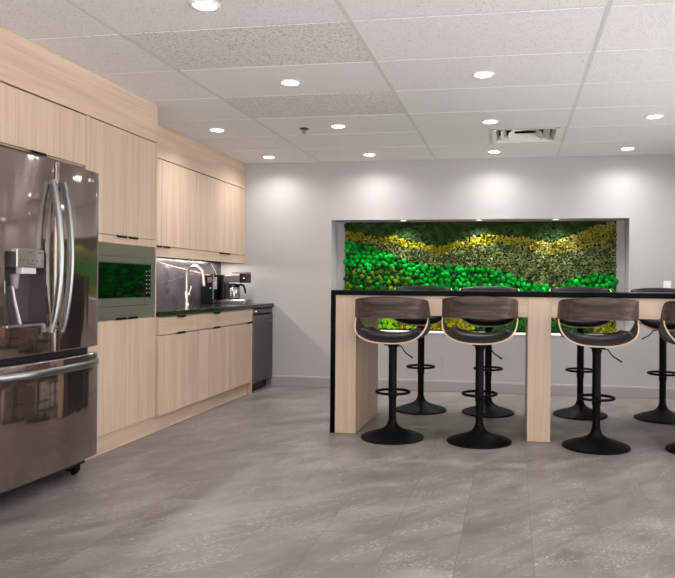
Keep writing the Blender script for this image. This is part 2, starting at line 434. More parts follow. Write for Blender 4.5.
# vent
vx0, vx1, vy0, vy1 = VENT; vcx, vcy = (vx0+vx1)/2, (vy0+vy1)/2
t_ = thing('ceiling_vent', 'square white stepped air diffuser with a dark opening set in the ceiling tiles', 'air vent', (vcx, vcy, H))
def sq_ring(bm, s0, z0, s1, z1, th=.002, skip=None):
    P = lambda s, z: [bm.verts.new((vcx+a*s, vcy+c*s, z)) for a, c in ((-1, -1), (1, -1), (1, 1), (-1, 1))]
    A, B = P(s0, z0), P(s1, z1); A2, B2 = P(s0, z0+th), P(s1, z1+th)
    for k in range(4):
        n = (k+1) % 4
        if k == skip: continue
        bm.faces.new((A[k], A[n], B[n], B[k])); bm.faces.new((A2[n], A2[k], B2[k], B2[n]))
        bm.faces.new((A[n], A[k], A2[k], A2[n])); bm.faces.new((B[k], B[n], B2[n], B2[k]))
b = BM(); sq_ring(b, .283, H-.006, .25, H-.004); sq_ring(b, .25, H-.004, .225, H+.05); obj('frame', b, white_metal, t_)
for s in (.205, .14):
    b = BM(); sq_ring(b, s, H-.004, s-.05, H+.04, skip=0); obj('louver', b, white_metal, t_)
b = BM(); bx(b, vx0, vx1, vy0, vy1, H+.12, H+.125); bx(b, vx0-.004, vx0, vy0, vy1, H+.005, H+.12); bx(b, vx1, vx1+.004, vy0, vy1, H+.005, H+.12)
bx(b, vx0, vx1, vy0-.004, vy0, H+.005, H+.12); bx(b, vx0, vx1, vy1, vy1+.004, H+.005, H+.12); obj('duct_box', b, shadow_gap, t_)
b = BM()
for a in (-.03, .0, .03): tube(b, [(vcx+a*3, vcy-.07, H+.03), (vcx-a*2, vcy+.05, H+.07)], .006, 8)
obj('damper_blades', b, steel, t_)

# ------------------------------------------------------------------ niche, moss and its lights
YT = [(-1.84, 1.66), (-1.618, 1.642), (-1.389, 1.583), (-1.282, 1.618), (-1.169, 1.572), (-0.793, 1.498), (-0.624, 1.539), (-0.448, 1.604), (-0.139, 1.614), (0.054, 1.6), (0.386, 1.537), (0.554, 1.598), (0.838, 1.718), (1.06, 1.76)]
YO = [(-1.84, 1.574), (-1.618, 1.563), (-1.324, 1.52), (-1.035, 1.477), (-0.791, 1.41), (-0.509, 1.477), (-0.139, 1.544), (0.075, 1.487), (0.387, 1.41), (0.595, 1.446), (0.84, 1.506), (1.06, 1.556)]
OB = [(-1.84, 1.552), (-1.617, 1.531), (-1.323, 1.435), (-1.172, 1.35), (-0.885, 1.298), (-0.622, 1.289), (-0.383, 1.269), (-0.136, 1.249), (-0.024, 1.198), (0.185, 1.133), (0.39, 1.07), (0.597, 1.157), (0.764, 1.213), (1.06, 1.215)]
GB = [(-1.84, 1.242), (-1.452, 1.286), (-1.236, 1.265), (-1.021, 1.14), (-0.861, 1.036), (-0.546, 0.935), (0, .90), (.5, .85), (1.06, .80)]
def pl(L, x):
    for (a, b_), (c, d) in zip(L, L[1:]):
        if x <= c: return b_+(d-b_)*(x-a)/(c-a)
    return L[-1][1]
def moss_kind(x, z):
    if z > pl(YT, x): return 'dark'
    if z > pl(YO, x): return 'yel'
    if z > pl(OB, x): return 'oli'
    if z > pl(GB, x): return 'grn'
    lo = .80+.03*math.sin(x*5)
    if z > lo: return 'ogr'
    if x < -1.2: return 'lime'
    if x < -.98: return 'lime' if noise.noise(Vector((x*9, z*9, 0))) > -.1 else 'yel'
    if x < -.42: return 'yel'
    if x < -.2: return 'lime' if noise.noise(Vector((x*9, z*9, 0))) > .1 else 'dgr'
    if x < .72: return 'dgr'
    return 'yel' if x > .80 else 'dgr'
MY = D+ND
moss_t = thing('moss_wall_panel', 'wide panel of green and yellow preserved moss waves inside the wall niche', 'moss panel', (-.39, MY, NZ0))
MX0, MX1, MZ0, MZ1 = -1.80, 1.03, NZ0+.004, NZ1-.006
obj('backing_board', box(MX0, MX1, MY-.02, MY-.001, MZ0, MZ1), mat('dark_backing', srgb(16, 24, 12), .9), moss_t)
ico = {}
for lvl in (1, 2):
    q = bmesh.new(); bmesh.ops.create_icosphere(q, subdivisions=lvl, radius=1); q.verts.ensure_lookup_table()
    ico[lvl] = ([v.co.copy() for v in q.verts], [[v.index for v in f.verts] for f in q.faces]); q.free()
acc = {k: ([], []) for k in ('dark', 'yel', 'mus', 'oli', 'grn', 'ogr', 'lime', 'dgr')}
def clump(k, x, y, z, r, lvl, rough, flat=.8):
    V, F = acc[k]; n0 = len(V); seed = Vector((random.random()*50, random.random()*50, random.random()*50))
    vs_, fs = ico[lvl]
    for v in vs_:
        d = 1+rough*noise.noise(v*2.2+seed)+rough*.5*noise.noise(v*5+seed)
        V.append((x+v.x*r*d, y+v.y*r*d*flat, z+v.z*r*d))
    F.extend([[n0+i for i in f] for f in fs])
def field(step, kinds_, r0_, r1_, lvl, rough, depth, flat=.8):
    nx = int((MX1-MX0)/step); nz = int((MZ1-MZ0)/(step*.87))
    for a in range(nz+1):
        for c_ in range(nx+1):
            x = MX0+step*(c_+(.5 if a % 2 else 0))+random.uniform(-.3, .3)*step; z = MZ0+step*.87*a+random.uniform(-.3, .3)*step
            if not (MX0 < x < MX1 and MZ0+.01 < z < MZ1-.01): continue
            k = moss_kind(x, z)
            if k in kinds_:
                if k == 'yel' and z > 1.3 and x > .1+random.uniform(-.25, .25): k = 'mus'
                if k == 'ogr' and random.random() < .5: k = random.choice(('dgr', 'dgr', 'grn'))
                r = random.uniform(r0_, r1_)
                clump(k, x, MY-.022-depth*random.random(), min(max(z, MZ0+r*.9), MZ1-r*.9), r, lvl, rough, flat)
field(.030, ('dark',), .018, .026, 1, .9, .012, .5)
field(.024, ('yel',), .009, .014, 1, 1.1, .02)
field(.031, ('yel',), .010, .016, 1, 1.1, .055)
field(.024, ('oli',), .008, .013, 1, 1.2, .015)
field(.030, ('oli',), .009, .015, 1, 1.1, .055)
field(.036, ('grn',), .014, .020, 1, .3, .004, .7)
field(.056, ('grn',), .023, .031, 2, .16, .030, 1.0)
field(.036, ('ogr',), .014, .020, 1, .4, .006, .7)
field(.064, ('ogr',), .022, .033, 2, .3, .03, 1.0)
field(.032, ('lime',), .015, .024, 2, .35, .02, .9)
field(.026, ('dgr',), .014, .022, 1, .7, .02, .8)
for k, nm, mm, lb in (('dark', 'flat_moss', ms_dark, 'flat dark green moss along the top'), ('yel', 'reindeer_moss', ms_yel, 'wavy band of yellow reindeer moss'),
                  ('mus', 'reindeer_moss', ms_mus, 'muted mustard reindeer moss at the right end of the wave'), ('oli', 'reindeer_moss', ms_oli, 'grey-green reindeer moss under the yellow wave'), ('grn', 'cushion_moss', ms_grn, 'bright emerald cushion moss mounds'),
                  ('ogr', 'cushion_moss', ms_ogr, 'olive green cushion moss mounds'), ('lime', 'cushion_moss', ms_lime, 'lime green moss at the bottom'), ('dgr', 'feather_moss', ms_dgr, 'deep green moss at the bottom')):
    V, F = acc[k]
    if not V: continue
    me = bpy.data.meshes.new(nm); me.from_pydata([(x+.39, y-MY, z-NZ0) for x, y, z in V], [], F); me.materials.append(mm)
    me.polygons.foreach_set('use_smooth', [k in ('grn', 'ogr', 'lime', 'dark')]*len(me.polygons))
    o = bpy.data.objects.new(nm, me); C.objects.link(o); o.parent = moss_t; o['label'] = lb; o['kind'] = 'stuff'
nl = {-1.141: 'small puck light in the niche soffit over the left part of the moss', -.352: 'middle small puck light in the niche soffit above the moss', .417: 'small puck light in the niche soffit over the right part of the moss'}
for x, l in nl.items():
    t_ = thing('puck_light', l, 'light', (x, D+.09, NZ1), 'niche puck lights')
    b = BM(); lathe(b, [(.030, NZ1-.003), (.038, NZ1-.003), (.038, NZ1)], x, D+.09, 28, cap=False); obj('trim_ring', b, white_metal, t_)
    b = BM(); lathe(b, [(.030, NZ1-.0035), (.030, NZ1)], x, D+.09, 28); obj('lens', b, mat('puck_lens', (1, 1, 1, 1), .5, emis=(1, .98, .96, 1), estr=2.0), t_)
    ld = bpy.data.lights.new('puck', 'SPOT'); ld.energy = 20; ld.spot_size = math.radians(150); ld.spot_blend = 1; ld.shadow_soft_size = .025; ld.color = (1, .98, .95)
    lo = bpy.data.objects.new('puck', ld); C.objects.link(lo); lo.parent = t_; lo.location = (0, 0, -.012); lo.rotation_euler = (math.radians(-6), 0, 0)

# light switch and access panel on the back wall
t_ = thing('light_switch', 'white rocker light switch plate on the back wall right of the moss niche', 'switch', (1.475, D, 1.09))
obj('plate', box(1.44, 1.51, D-.006, D, 1.032, 1.147, bev=.002), plate_m, t_)
obj('rocker', box(1.459, 1.491, D-.010, D-.004, 1.057, 1.122, bev=.002), plate_m, t_)
t_ = thing('access_panel', 'flush square access panel painted like the back wall, low behind the bar stools', 'wall panel', (-.83, D, .23))
obj('panel', box(-.95, -.714, D-.007, D, .114, .355, bev=.001), wall_m, t_)

# ------------------------------------------------------------------ kitchen joinery
XT, XU, XB = -2.556, -2.850, -2.532
G = .0015
def pull(y, z, x, parent, w=.11, down=True):
    """black edge pull: a lip in front of the door edge"""
    b = BM(); s = -1 if down else 1
    bx(b, x-.004, x+.012, y-w/2, y+w/2, z-.002, z+.002, bev=.0008)
    bx(b, x+.010, x+.014, y-w/2, y+w/2, min(z, z+s*.013), max(z, z+s*.013), bev=.0008)
    return obj('pull', b, black_metal, parent)
def front(name, y0, y1, z0, z1, x, m_, parent):
    return obj(name, box(x-.02, x, y0+G, y1-G, z0+G, z1-G, bev=.0012, seg=1), m_, parent)
# fascia above the cabinets
def fascia(y0, y1, x, nm, mm):
    b = BM(); bx(b, x-.02, x, y0, y1, 2.106, H-.002, bev=.001, seg=1); bx(b, XW, x-.02, y1-.02, y1, 2.106, H-.002)
    return struct(nm, b, mm)
fascia(.3, 4.606, XT, 'trim_4', oak_y)
fascia(4.606, D, XU, 'trim_5', oak_y)
# cabinet over the fridge
for y0, y1, lab, cut in ((2.915, 3.765, 'pale oak flap-door cabinet directly above the fridge', 0), (2.06, 2.915, 'pale oak cabinet high beside the fridge cabinet, beyond the picture edge', 1)):
    t_ = thing('fridge_cabinet', lab, 'cabinet', (XW, (y0+y1)/2, 1.79))
    obj('body', box(XW+.002, XT-.022, y0+.001, y1-.001, 1.79, 2.10), oak_y, t_)
    d = front('door', y0, y1, 1.795, 2.098, XT, oak_z, t_)
    pull((y0+y1)/2, 1.795, XT, d)
# tall oven cabinet (with side stiles)
t_ = thing('oven_cabinet', 'tall pale oak cabinet housing the built-in microwave, between fridge and sink counter', 'cabinet', (XW, 4.19, 0))
b = BM()
bx(b, XW+.002, XT-.001, 3.768, 3.808, .118, 2.102); bx(b, XW+.002, XT, 4.58, 4.606, .118, 2.102)
bx(b, XW+.002, XW+.02, 3.808, 4.58, .1, 2.102)
for z in (.1, .83, 1.36, 2.08): bx(b, XW+.02, XT-.022, 3.808, 4.58, z, z+.018)
bx(b, XT-.02, XT, 3.808, 4.58, 1.347, 1.396)
obj('body', b, oak_z, t_)
obj('toe_kick', box(XT-.05, XT-.016, 3.70, 4.606, 0, .118), oak_y, t_)
for y0, y1, s in ((3.808, 4.213, -1), (4.213, 4.58, 1)):
    d = front('door', y0, y1, 1.398, 2.10, XT, oak_z, t_); pull(4.213+s*.07, 1.398, XT, d)
    d = front('door', y0, y1, .12, .846, XT, oak_z, t_); pull(4.213+s*.07, .846, XT, d, down=False)
obj('gap', box(XT-.03, XT-.02, 3.765, 4.6, 2.09, 2.112), shadow_gap, t_)
# microwave
t_ = thing('built_in_microwave', 'stainless built-in microwave oven with black glass in the tall cabinet', 'microwave', (XT, 4.21, .85))
b = BM()
Y0, Y1, Z0, Z1 = 3.812, 4.578, .85, 1.345; X_ = XT+.006
bx(b, X_-.03, X_, Y0, Y1, 1.262, Z1, bev=.002); bx(b, X_-.03, X_, Y0, Y1, Z0, .932, bev=.002)
bx(b, X_-.03, X_, Y0, 3.86, .932, 1.262); bx(b, X_-.03, X_, 4.515, Y1, .932, 1.262)
obj('trim_frame', b, micro_m, t_)
obj('body', box(XT-.42, X_-.032, Y0+.03, Y1-.03, Z0+.02, Z1-.02), black_plastic, t_)
dr = obj('door', box(X_-.028, X_+.004, 3.864, 4.512, .936, 1.258, bev=.002), micro_m, t_)
obj('glass', box(X_+.0035, X_+.006, 3.868, 4.43, .990, 1.218, bev=.0008), black_gloss, dr)
b = box(X_+.0035, X_+.0062, 4.432, 4.508, .990, 1.218, bev=.0008)
for a in range(2):
    for c_ in range(6):
        yy, zz = 4.452+a*.036, 1.02+c_*.03
        bx(b, X_+.006, X_+.0068, yy-.008, yy+.008, zz-.004, zz+.004, mi=1)
obj('control_panel', b, [black_gloss, mat('dim_white_print', srgb(120, 128, 122), .5)], dr)
b = BM(); text_bm(b, 'LG', .018, on_x(X_+.0045, 3.90, .962))
obj('lettering', b, mat('pale_print', srgb(205, 205, 205), .4), dr)
b = BM()
for z_ in (1.222, .986): bx(b, X_+.004, X_+.0048, 3.866, 4.51, z_-.0012, z_+.0012)
bx(b, X_+.004, X_+.0048, 4.430, 4.4318, .936, 1.258); obj('seam', b, shadow_gap, dr)

# base cabinets
def base_cab(y0, y1, doors, drawers, label, mats=(oak_z, oak_y), endpanel=False):
    t_ = thing('base_cabinet', label, 'cabinet', (XW, (y0+y1)/2, 0))
    b = BM(); bx(b, XW+.002, XB-.022, y0+.001, y1-.001, .118, .842)
    if endpanel: bx(b, XW+.002, XB-.002, y1-.001, y1+.020, 0, .842)
    obj('body', b, oak_z, t_)
    obj('toe_kick', box(XB-.06, XB-.042, y0, y1-.001, 0, .119), oak_y, t_)
    for a, c_, p in drawers:
        d = front('drawer', a, c_, .709, .838, XB, oak_y, t_); pull(p, .838, XB, d, w=.12, down=True)
    for a, c_, p in doors:
        d = front('door', a, c_, .12, .703, XB, oak_z, t_); pull(p, .703, XB, d, w=.12, down=False)
base_cab(4.607, 5.225, [(4.607, 5.225, 4.93)], [(4.607, 5.225, 4.93)], 'pale oak base cabinet with one door beside the tall oven cabinet')
base_cab(5.225, 6.395, [(5.225, 5.87, 5.57), (5.87, 6.395, 6.33)], [(5.225, 6.395, 5.57)], 'pale oak two-door base cabinet next to the dishwasher', endpanel=True)
# wall cabinets
def wall_cab(y0, ym, y1, label):
    t_ = thing('wall_cabinet', label, 'cabinet', (XW, (y0+y1)/2, 1.3))
    b = BM(); bx(b, XW+.002, XU-.022, y0+.001, y1-.001, 1.33, 2.1); obj('body', b, oak_z, t_)
    obj('valance', box(XU-.02, XU, y0, y1, 1.302, 1.386, bev=.001, seg=1), oak_y, t_)
    for a, c_, s in ((y0, ym, -1), (ym, y1, 1)):
        d = front('door', a, c_, 1.391, 2.10, XU, oak_z, t_); pull(ym+s*.07, 1.391, XU, d)
wall_cab(4.607, 5.215, 5.83, 'pale oak two-door wall cabinet nearest the tall oven cabinet')
wall_cab(5.83, 6.44, D-.002, 'pale oak two-door wall cabinet above the coffee machine by the back wall')
# under cabinet strip light
t_ = thing('under_cabinet_light', 'slim glowing strip light under the wall cabinets', 'light', (-3.0, 5.8, 1.325))
obj('housing', box(-3.03, -2.97, 4.7, 6.9, 1.318, 1.329), white_metal, t_)
obj('diffuser', box(-3.022, -2.978, 4.72, 6.88, 1.314, 1.3185), mat('strip_glow', (1, 1, 1, 1), .5, emis=(1, .95, .88, 1), estr=1.2), t_)
ld = bpy.data.lights.new('strip', 'AREA'); ld.shape = 'RECTANGLE'; ld.size = .04; ld.size_y = 2.1; ld.energy = 16; ld.color = (1, .95, .9)
lo = bpy.data.objects.new('strip', ld); C.objects.link(lo); lo.parent = t_; lo.location = (0, 0, -.014)

# counter, splashback
tag(obj('countertop', box(XW+.001, XB+.014, 4.607, D-.001, .845, .88, bev=.0025), black_top), 'long polished black counter slab on the oak base cabinets and dishwasher', 'countertop')
b = BM(); XS = XW+.02
bx(b, XW+.001, XS, 4.607, D-.002, .88, 1.329)
def vein(pts, w, mi):
    P = []
    for (a, c_), (d, e) in zip(pts, pts[1:]):
        for k in range(4):
            f = k/4; P.append((a+(d-a)*f+random.uniform(-.006, .006), c_+(e-c_)*f+random.uniform(-.003, .003)))
    P.append(pts[-1])
    for p, q in zip(P, P[1:]):
        fa = b.faces.new([b.verts.new((XS+.0004, *v)) for v in ((p[0], p[1]-w), (q[0], q[1]-w), (q[0], q[1]+w), (p[0], p[1]+w))]); fa.material_index = mi
vein([(5.2, 1.325), (5.45, 1.292), (5.648, 1.276), (5.79, 1.261), (5.978, 1.239), (6.218, 1.216), (6.41, 1.2), (6.637, 1.173), (6.854, 1.166)], .0022, 1)
vein([(6.705, 1.32), (6.778, 1.259), (6.879, 1.177)], .003, 1)
vein([(5.686, 1.088), (5.867, 1.107), (6.018, 1.136), (6.219, 1.167), (6.476, 1.211)], .0012, 2)
tag(obj('splashback', b, [splash_m, vein_m, vein_f], keep=True), 'dark polished stone splashback with thin gold veins behind the sink', 'splashback')
# faucet
fx, fy = -3.045, 6.04
t_ = thing('kitchen_faucet', 'brushed nickel gooseneck pull-down faucet rising from the black counter', 'faucet', (fx, fy, .88))
b = BM(); lathe(b, [(.026, .8805), (.026, .888), (.0195, .892), (.0195, 1.0), (.0165, 1.004), (.0165, 1.01)], fx, fy, 28); obj('base', b, chrome, t_, smooth=True, angle=.7)
pts = [(fx, fy, 1.0), (fx, fy, 1.08), (fx, fy, 1.155)]
R_ = .083
for k in range(1, 15):
    a = PI-k*PI/14*.97; pts.append((fx+R_+R_*math.cos(a), fy, 1.155+R_*1.15*math.sin(a)))
b = BM(); tube(b, pts, .0125, 16); obj('spout', b, chrome, t_, smooth=True, angle=.9)
e = Vector(pts[-1]); b = BM(); tube(b, [e+Vector((0, 0, .004)), e+Vector((.004, 0, -.03)), e+Vector((.008, 0, -.09)), e+Vector((.009, 0, -.105))], [.013, .016, .0185, .016], 16); obj('spray_head', b, chrome, t_, smooth=True, angle=.9)
b = BM(); tube(b, [(fx, fy+.012, .975), (fx, fy+.055, .975)], .0165, 18); h_ = obj('handle', b, chrome, t_, smooth=True, angle=.7)
b = BM(); tube(b, [(fx, fy+.042, .975), (fx+.008, fy+.062, 1.02), (fx+.012, fy+.075, 1.06)], [.006, .0055, .005], 10); obj('lever', b, chrome, h_, smooth=True, angle=.9)
# slim black machine beside the coffee maker
t_ = thing('water_dispenser', 'slim glossy black drinks machine with a green light, behind the faucet', 'drinks machine', (-3.02, 6.46, .88))
obj('body', box(-3.115, -2.99, 6.50, 6.60, .8805, 1.168, bev=.006), black_plastic, t_)
obj('control_strip', box(-3.05, -3.0, 6.495, 6.502, 1.095, 1.15, bev=.002), mat('grey_strip', srgb(70, 66, 66), .3), t_)
obj('indicator', box(-3.02, -3.012, 6.4955, 6.501, 1.036, 1.044), green_led, t_)
b = BM(); bx(b, -2.9905, -2.989, 6.515, 6.59, 1.03, 1.15)
for k, (z_, w_) in enumerate(((1.14, .05), (1.13, .03), (1.118, .055), (1.055, .05), (1.045, .04))): bx(b, -2.9895, -2.9884, 6.522, 6.522+w_, z_-.002, z_+.002, mi=1)
obj('sticker', b, [mat('white_sticker', srgb(214, 208, 216), .4), mat('violet_print', srgb(90, 84, 120), .5)], t_, label='white printed sticker')
obj('edge_trim', box(-2.9902, -2.985, 6.496, 6.51, .93, 1.165, bev=.001), steel, t_)
# coffee maker (side view: front towards the room)
cy0, cy1 = 6.66, 6.80
t_ = thing('coffee_maker', 'black and steel coffee maker with a glass carafe at the far end of the counter', 'coffee maker', (-2.87, 6.74, .88))
b = BM(); bx(b, -3.05, -2.668, cy0, cy1, .888, .922, bev=.006)
for a in (-3.03, -2.70):
    for c_ in (cy0+.02, cy1-.02): lathe(b, [(.012, .8805), (.012, .89)], a, c_, 12)
obj('base', b, steel, t_)
b = BM(); lathe(b, [(.062, .9215), (.066, .926), (.06, .929)], -2.825, 6.74, 32); obj('hot_plate', b, black_plastic, t_, smooth=True, angle=.6)
cm = obj('column', box(-3.062, -2.905, cy0, cy1, .921, 1.178, bev=.006), black_plastic, t_)
obj('housing', box(-2.908, -2.735, cy0+.004, cy1-.004, 1.098, 1.172, bev=.005), mat('grey_housing', srgb(92, 88, 92), .25, .6), t_)
obj('brew_head', box(-2.737, -2.665, cy0-.002, cy1+.002, 1.094, 1.192, bev=.006), black_plastic, t_)
obj('lid', box(-2.82, -2.664, cy0+.006, cy1-.006, 1.190, 1.208, bev=.004), mat('warm_steel_lid', srgb(150, 130, 122), .3, .8), t_)
obj('emblem', box(-2.695, -2.68, cy0-.003, cy0-.0015, 1.14, 1.146), plate_m, t_)
glassy = mat('carafe_steel', srgb(150, 150, 146), .12, .9)
b = BM(); lathe(b, [(.050, .930), (.058, .936), (.060, .95), (.060, 1.03), (.052, 1.06), (.048, 1.068)], -2.825, 6.74, 36); ca = obj('carafe', b, glassy, t_, smooth=True, angle=.8)
b = BM(); lathe(b, [(.061, 1.052), (.053, 1.066), (.052, 1.082), (.02, 1.088)], -2.825, 6.74, 36); obj('collar', b, black_plastic, ca, smooth=True, angle=.7)
b = BM(); tube(b, [(-2.776, 6.735, 1.07), (-2.75, 6.73, 1.078), (-2.715, 6.725, 1.066), (-2.70, 6.722, 1.03), (-2.694, 6.72, .985)], [.009, .010, .011, .0105, .009], 12); obj('handle', b, black_plastic, ca, smooth=True, angle=1)
b = BM()
for k in range(4): bx(b, -2.842, -2.832, 6.6795, 6.6815, .96+k*.022, .972+k*.022)
obj('level_marks', b, plate_m, ca)
t_.location.x -= .04

# dishwasher
t_ = thing('dishwasher', 'dark stainless dishwasher under the end of the black counter by the back wall', 'dishwasher', (-2.85, 6.69, 0))
y0, y1 = 6.42, 6.955
obj('body', box(XW+.01, XB-.05, y0+.002, y1, .085, .83), shadow_gap, t_)
obj('toe_panel', box(XB-.075, XB-.055, y0+.002, y1, .0, .10), black_plastic, t_)
dr = obj('door', box(XB-.045, XB+.012, y0+.004, y1-.002, .10, .772, bev=.006), dish_m, t_)
cp = obj('control_panel', box(XB-.03, XB-.002, y0+.004, y1-.002, .785, .832, bev=.004), dish_m, t_)
obj('indicator', box(XB-.003, XB-.0005, 6.50, 6.515, .806, .814), mat('white_glow', (1, 1, 1, 1), .4, emis=(1, 1, 1, 1), estr=2), cp)
b = BM(); text_bm(b, 'LG', .022, on_x(XB+.0125, 6.89, .70)); obj('emblem', b, plate_m, dr)
struct('trim_6', box(XW+.002, XB-.004, 6.958, D-.001, 0, .844), mat('grey_end_panel', srgb(120, 112, 110), .4))

# ------------------------------------------------------------------ fridge
FY0, FY1, FS, XF = 2.785, 3.612, 3.195, -2.362
t_ = thing('french_door_fridge', 'dark stainless french door refrigerator with ice and water dispenser beside the oak cabinets', 'refrigerator', (-2.75, 3.19, 0))
b = BM(); bx(b, -3.09, -2.44, FY0+.006, FY1-.006, .05, 1.70, bev=.004); obj('body', b, mat('dark_grey_case', srgb(60, 56, 56), .5, .4), t_)
b = BM(); bx(b, -2.50, -2.43, FY0+.02, FY1-.02, .05, .095); obj('plinth', b, shadow_gap, t_)
b = BM(); bx(b, -2.47, -2.41, FY0+.03, FY1-.03, .685, .735); obj('gasket', b, shadow_gap, t_)
def bulge(y):   # gentle convex front across the whole width
    u = (y-FY0)/(FY1-FY0)*2-1
    return XF+.024*(1-u*u)
def door_bm(y0, y1, z0, z1, hole=None, r=.010):
    ys = [y0, y0+r*.25, y0+r] + [y0+r+(y1-y0-2*r)*k/14 for k in range(1, 14)] + [y1-r, y1-r*.25, y1]
    zs = [z0, z0+r*.3, z0+r, z1-r, z1-r*.3, z1]
    if hole:
        hy0, hy1, hz0, hz1 = hole; ys = sorted([y for y in ys if not (abs(y-hy0) < .01 or abs(y-hy1) < .01)]+[hy0, hy1]); zs = sorted(zs+[hz0, hz1])
    b = BM(); V = {}
    def ed(v, a, c_):
        d = min(v-a, c_-v)
        return 0 if d >= r else r-math.sqrt(max(0, r*r-(r-d)**2))
    for i, y in enumerate(ys):
        for j, z in enumerate(zs):
            V[i, j] = b.verts.new((bulge(y)-max(ed(y, y0, y1), ed(z, z0, z1)), y, z))
    for i in range(len(ys)-1):
        for j in range(len(zs)-1):
            if hole and hy0-1e-6 <= ys[i] and ys[i+1] <= hy1+1e-6 and hz0-1e-6 <= zs[j] and zs[j+1] <= hz1+1e-6: continue
            b.faces.new((V[i, j], V[i+1, j], V[i+1, j+1], V[i, j+1]))
    # sides and back
    xb = -2.438
    for seq in ([(i, 0) for i in range(len(ys))], [(i, len(zs)-1) for i in range(len(ys))], [(0, j) for j in range(len(zs))], [(len(ys)-1, j) for j in range(len(zs))]):
        bk = [b.verts.new((xb, V[s].co.y, V[s].co.z)) for s in seq]
        for k in range(len(seq)-1): b.faces.new((V[seq[k]], V[seq[k+1]], bk[k+1], bk[k]))
    b.faces.new([b.verts.new((xb, y, z)) for y, z in ((y0, z0), (y0, z1), (y1, z1), (y1, z0))])
    return b
def fdoor(name, *a, **k):
    b = door_bm(*a, **k); bmesh.ops.remove_doubles(b, verts=b.verts, dist=1e-6)
    return obj(name, b, fridge_m, t_, smooth=True, angle=math.radians(50))
HO = (2.858, 3.128, .872, 1.236)
ld_ = fdoor('door', FY0, FS-.004, .725, 1.722, hole=HO); rd = fdoor('door', FS+.004, FY1, .725, 1.722)
fz = fdoor('freezer_drawer', FY0, FY1, .098, .690)
for s in (FY0+.05, FY1-.05):
    b = BM(); bx(b, -2.52, -2.40, s-.03, s+.03, 1.70, 1.728, bev=.004); obj('hinge_cover', b, black_plastic, t_)
for s in (FY0+.07, FY1-.09):
    b = BM(); bx(b, -2.50, -2.42, s-.02, s+.02, .02, .055, bev=.004); tube(b, [(-2.445, s-.012, .018), (-2.445, s+.012, .018)], .0175, 18); obj('caster', b, black_plastic, t_)
def vhandle(y, parent, lean):
    P = []; n = 22
    for k in range(n+1):
        f = k/n; z = .835+(1.61-.835)*f; bow = math.sin(PI*f)**.75
        P.append((bulge(y)+.012+.052*bow, y+lean*bow, z))
    b = BM(); tube(b, P, .019, 14, flat=(1.0, .5)); 
    for f in (.02, .98):
        z = .835+(1.61-.835)*f; tube(b, [(bulge(y)-.004, y, z), (bulge(y)+.018, y, z)], .011, 12)
    return obj('handle', b, handle_m, parent, smooth=True, angle=.9)
vhandle(3.150, ld_, 0.0); vhandle(3.232, rd, 0.0)
P = []
for k in range(25):
    f = k/24; y = FY0+.03+(FY1-FY0-.06)*f; bow = min(1, math.sin(PI*f)*1.5)**.7
    P.append((bulge(y)+.010+.045*bow, y, .640))
b = BM(); tube(b, P, .019, 14, flat=(.5, 1.0)); obj('handle', b, handle_m, fz, smooth=True, angle=.9)
# dispenser
cav = mat('dispenser_cavity', srgb(96, 84, 88), .3, .5)
b = BM(); hy0, hy1, hz0, hz1 = HO; xf = bulge(3.0); xk = -2.437
def sheet(pts):
    b.faces.new([b.verts.new(p) for p in pts])
for (ya, yb_) in ((hy0, hy1),):
    sheet([(xk+.002, ya, hz0), (xk+.002, yb_, hz0), (xk+.002, yb_, hz1), (xk+.002, ya, hz1)])
    sheet([(bulge(ya), ya, hz0), (xk, ya, hz0), (xk, ya, hz1), (bulge(ya), ya, hz1)]); sheet([(bulge(yb_), yb_, hz0), (bulge(yb_), yb_, hz1), (xk, yb_, hz1), (xk, yb_, hz0)])
    sheet([(bulge(ya), ya, hz0), (bulge(yb_), yb_, hz0), (xk, yb_, hz0), (xk, ya, hz0)]); sheet([(bulge(ya), ya, hz1), (xk, ya, hz1), (xk, yb_, hz1), (bulge(yb_), yb_, hz1)])
dsp = obj('dispenser', b, cav, t_)
b = BM(); bx(b, xk+.01, xf+.012, 2.912, 3.104, 1.160, 1.252, bev=.004); mk = mat('grey_print', srgb(84, 80, 80), .5)
for yy, zz, ww in ((3.00, 1.234, .022), (3.07, 1.234, .03), (2.93, 1.195, .012), (2.955, 1.198, .010), (2.985, 1.195, .008), (3.02, 1.195, .010), (3.05, 1.192, .012), (3.085, 1.195, .008), (2.99, 1.178, .008), (3.03, 1.178, .010), (3.01, 1.178, .006)):
    bx(b, xf+.0118, xf+.0126, yy-ww/2, yy+ww/2, zz-.003, zz+.003, mi=1)
obj('control_box', b, [mat('dispenser_face', srgb(158, 152, 148), .3, .8), mk], dsp)
b = BM(); q = [(xf+.010, 2.95, 1.162), (xf+.010, 3.06, 1.162), (xf+.006, 3.05, 1.132), (xf+.006, 2.96, 1.132)]
bx(b, xf-.03, xf+.006, 2.955, 3.055, 1.130, 1.162, bev=.004); obj('spout_housing', b, mat('pale_plastic', srgb(196, 188, 196), .35), dsp)
b = BM(); tube(b, [(xk+.035, 2.985, 1.13), (xk+.03, 2.99, 1.06)], [.022, .016], 14); obj('ice_chute', b, mat('mid_plastic', srgb(150, 138, 142), .35), dsp)
b = BM(); tube(b, [(xk+.012, 2.975, 1.07), (xk+.014, 2.99, .98), (xk+.022, 3.01, .88)], [.024, .030, .034], 14, flat=(1, .4)); obj('paddle', b, mat('paddle_metal', srgb(150, 138, 142), .25, .7), dsp, smooth=True, angle=.9)
b = BM(); bx(b, xk+.004, xk+.03, 2.868, 2.935, 1.03, 1.10, bev=.008); obj('water_button', b, mat('pale_plastic', srgb(196, 188, 196), .35), dsp)
b = BM(); bx(b, xk+.002, xf+.004, hy0+.004, hy1-.004, hz0, hz0+.012, bev=.002); obj('drip_tray', b, mat('paddle_metal', (0, 0, 0, 1)), dsp)
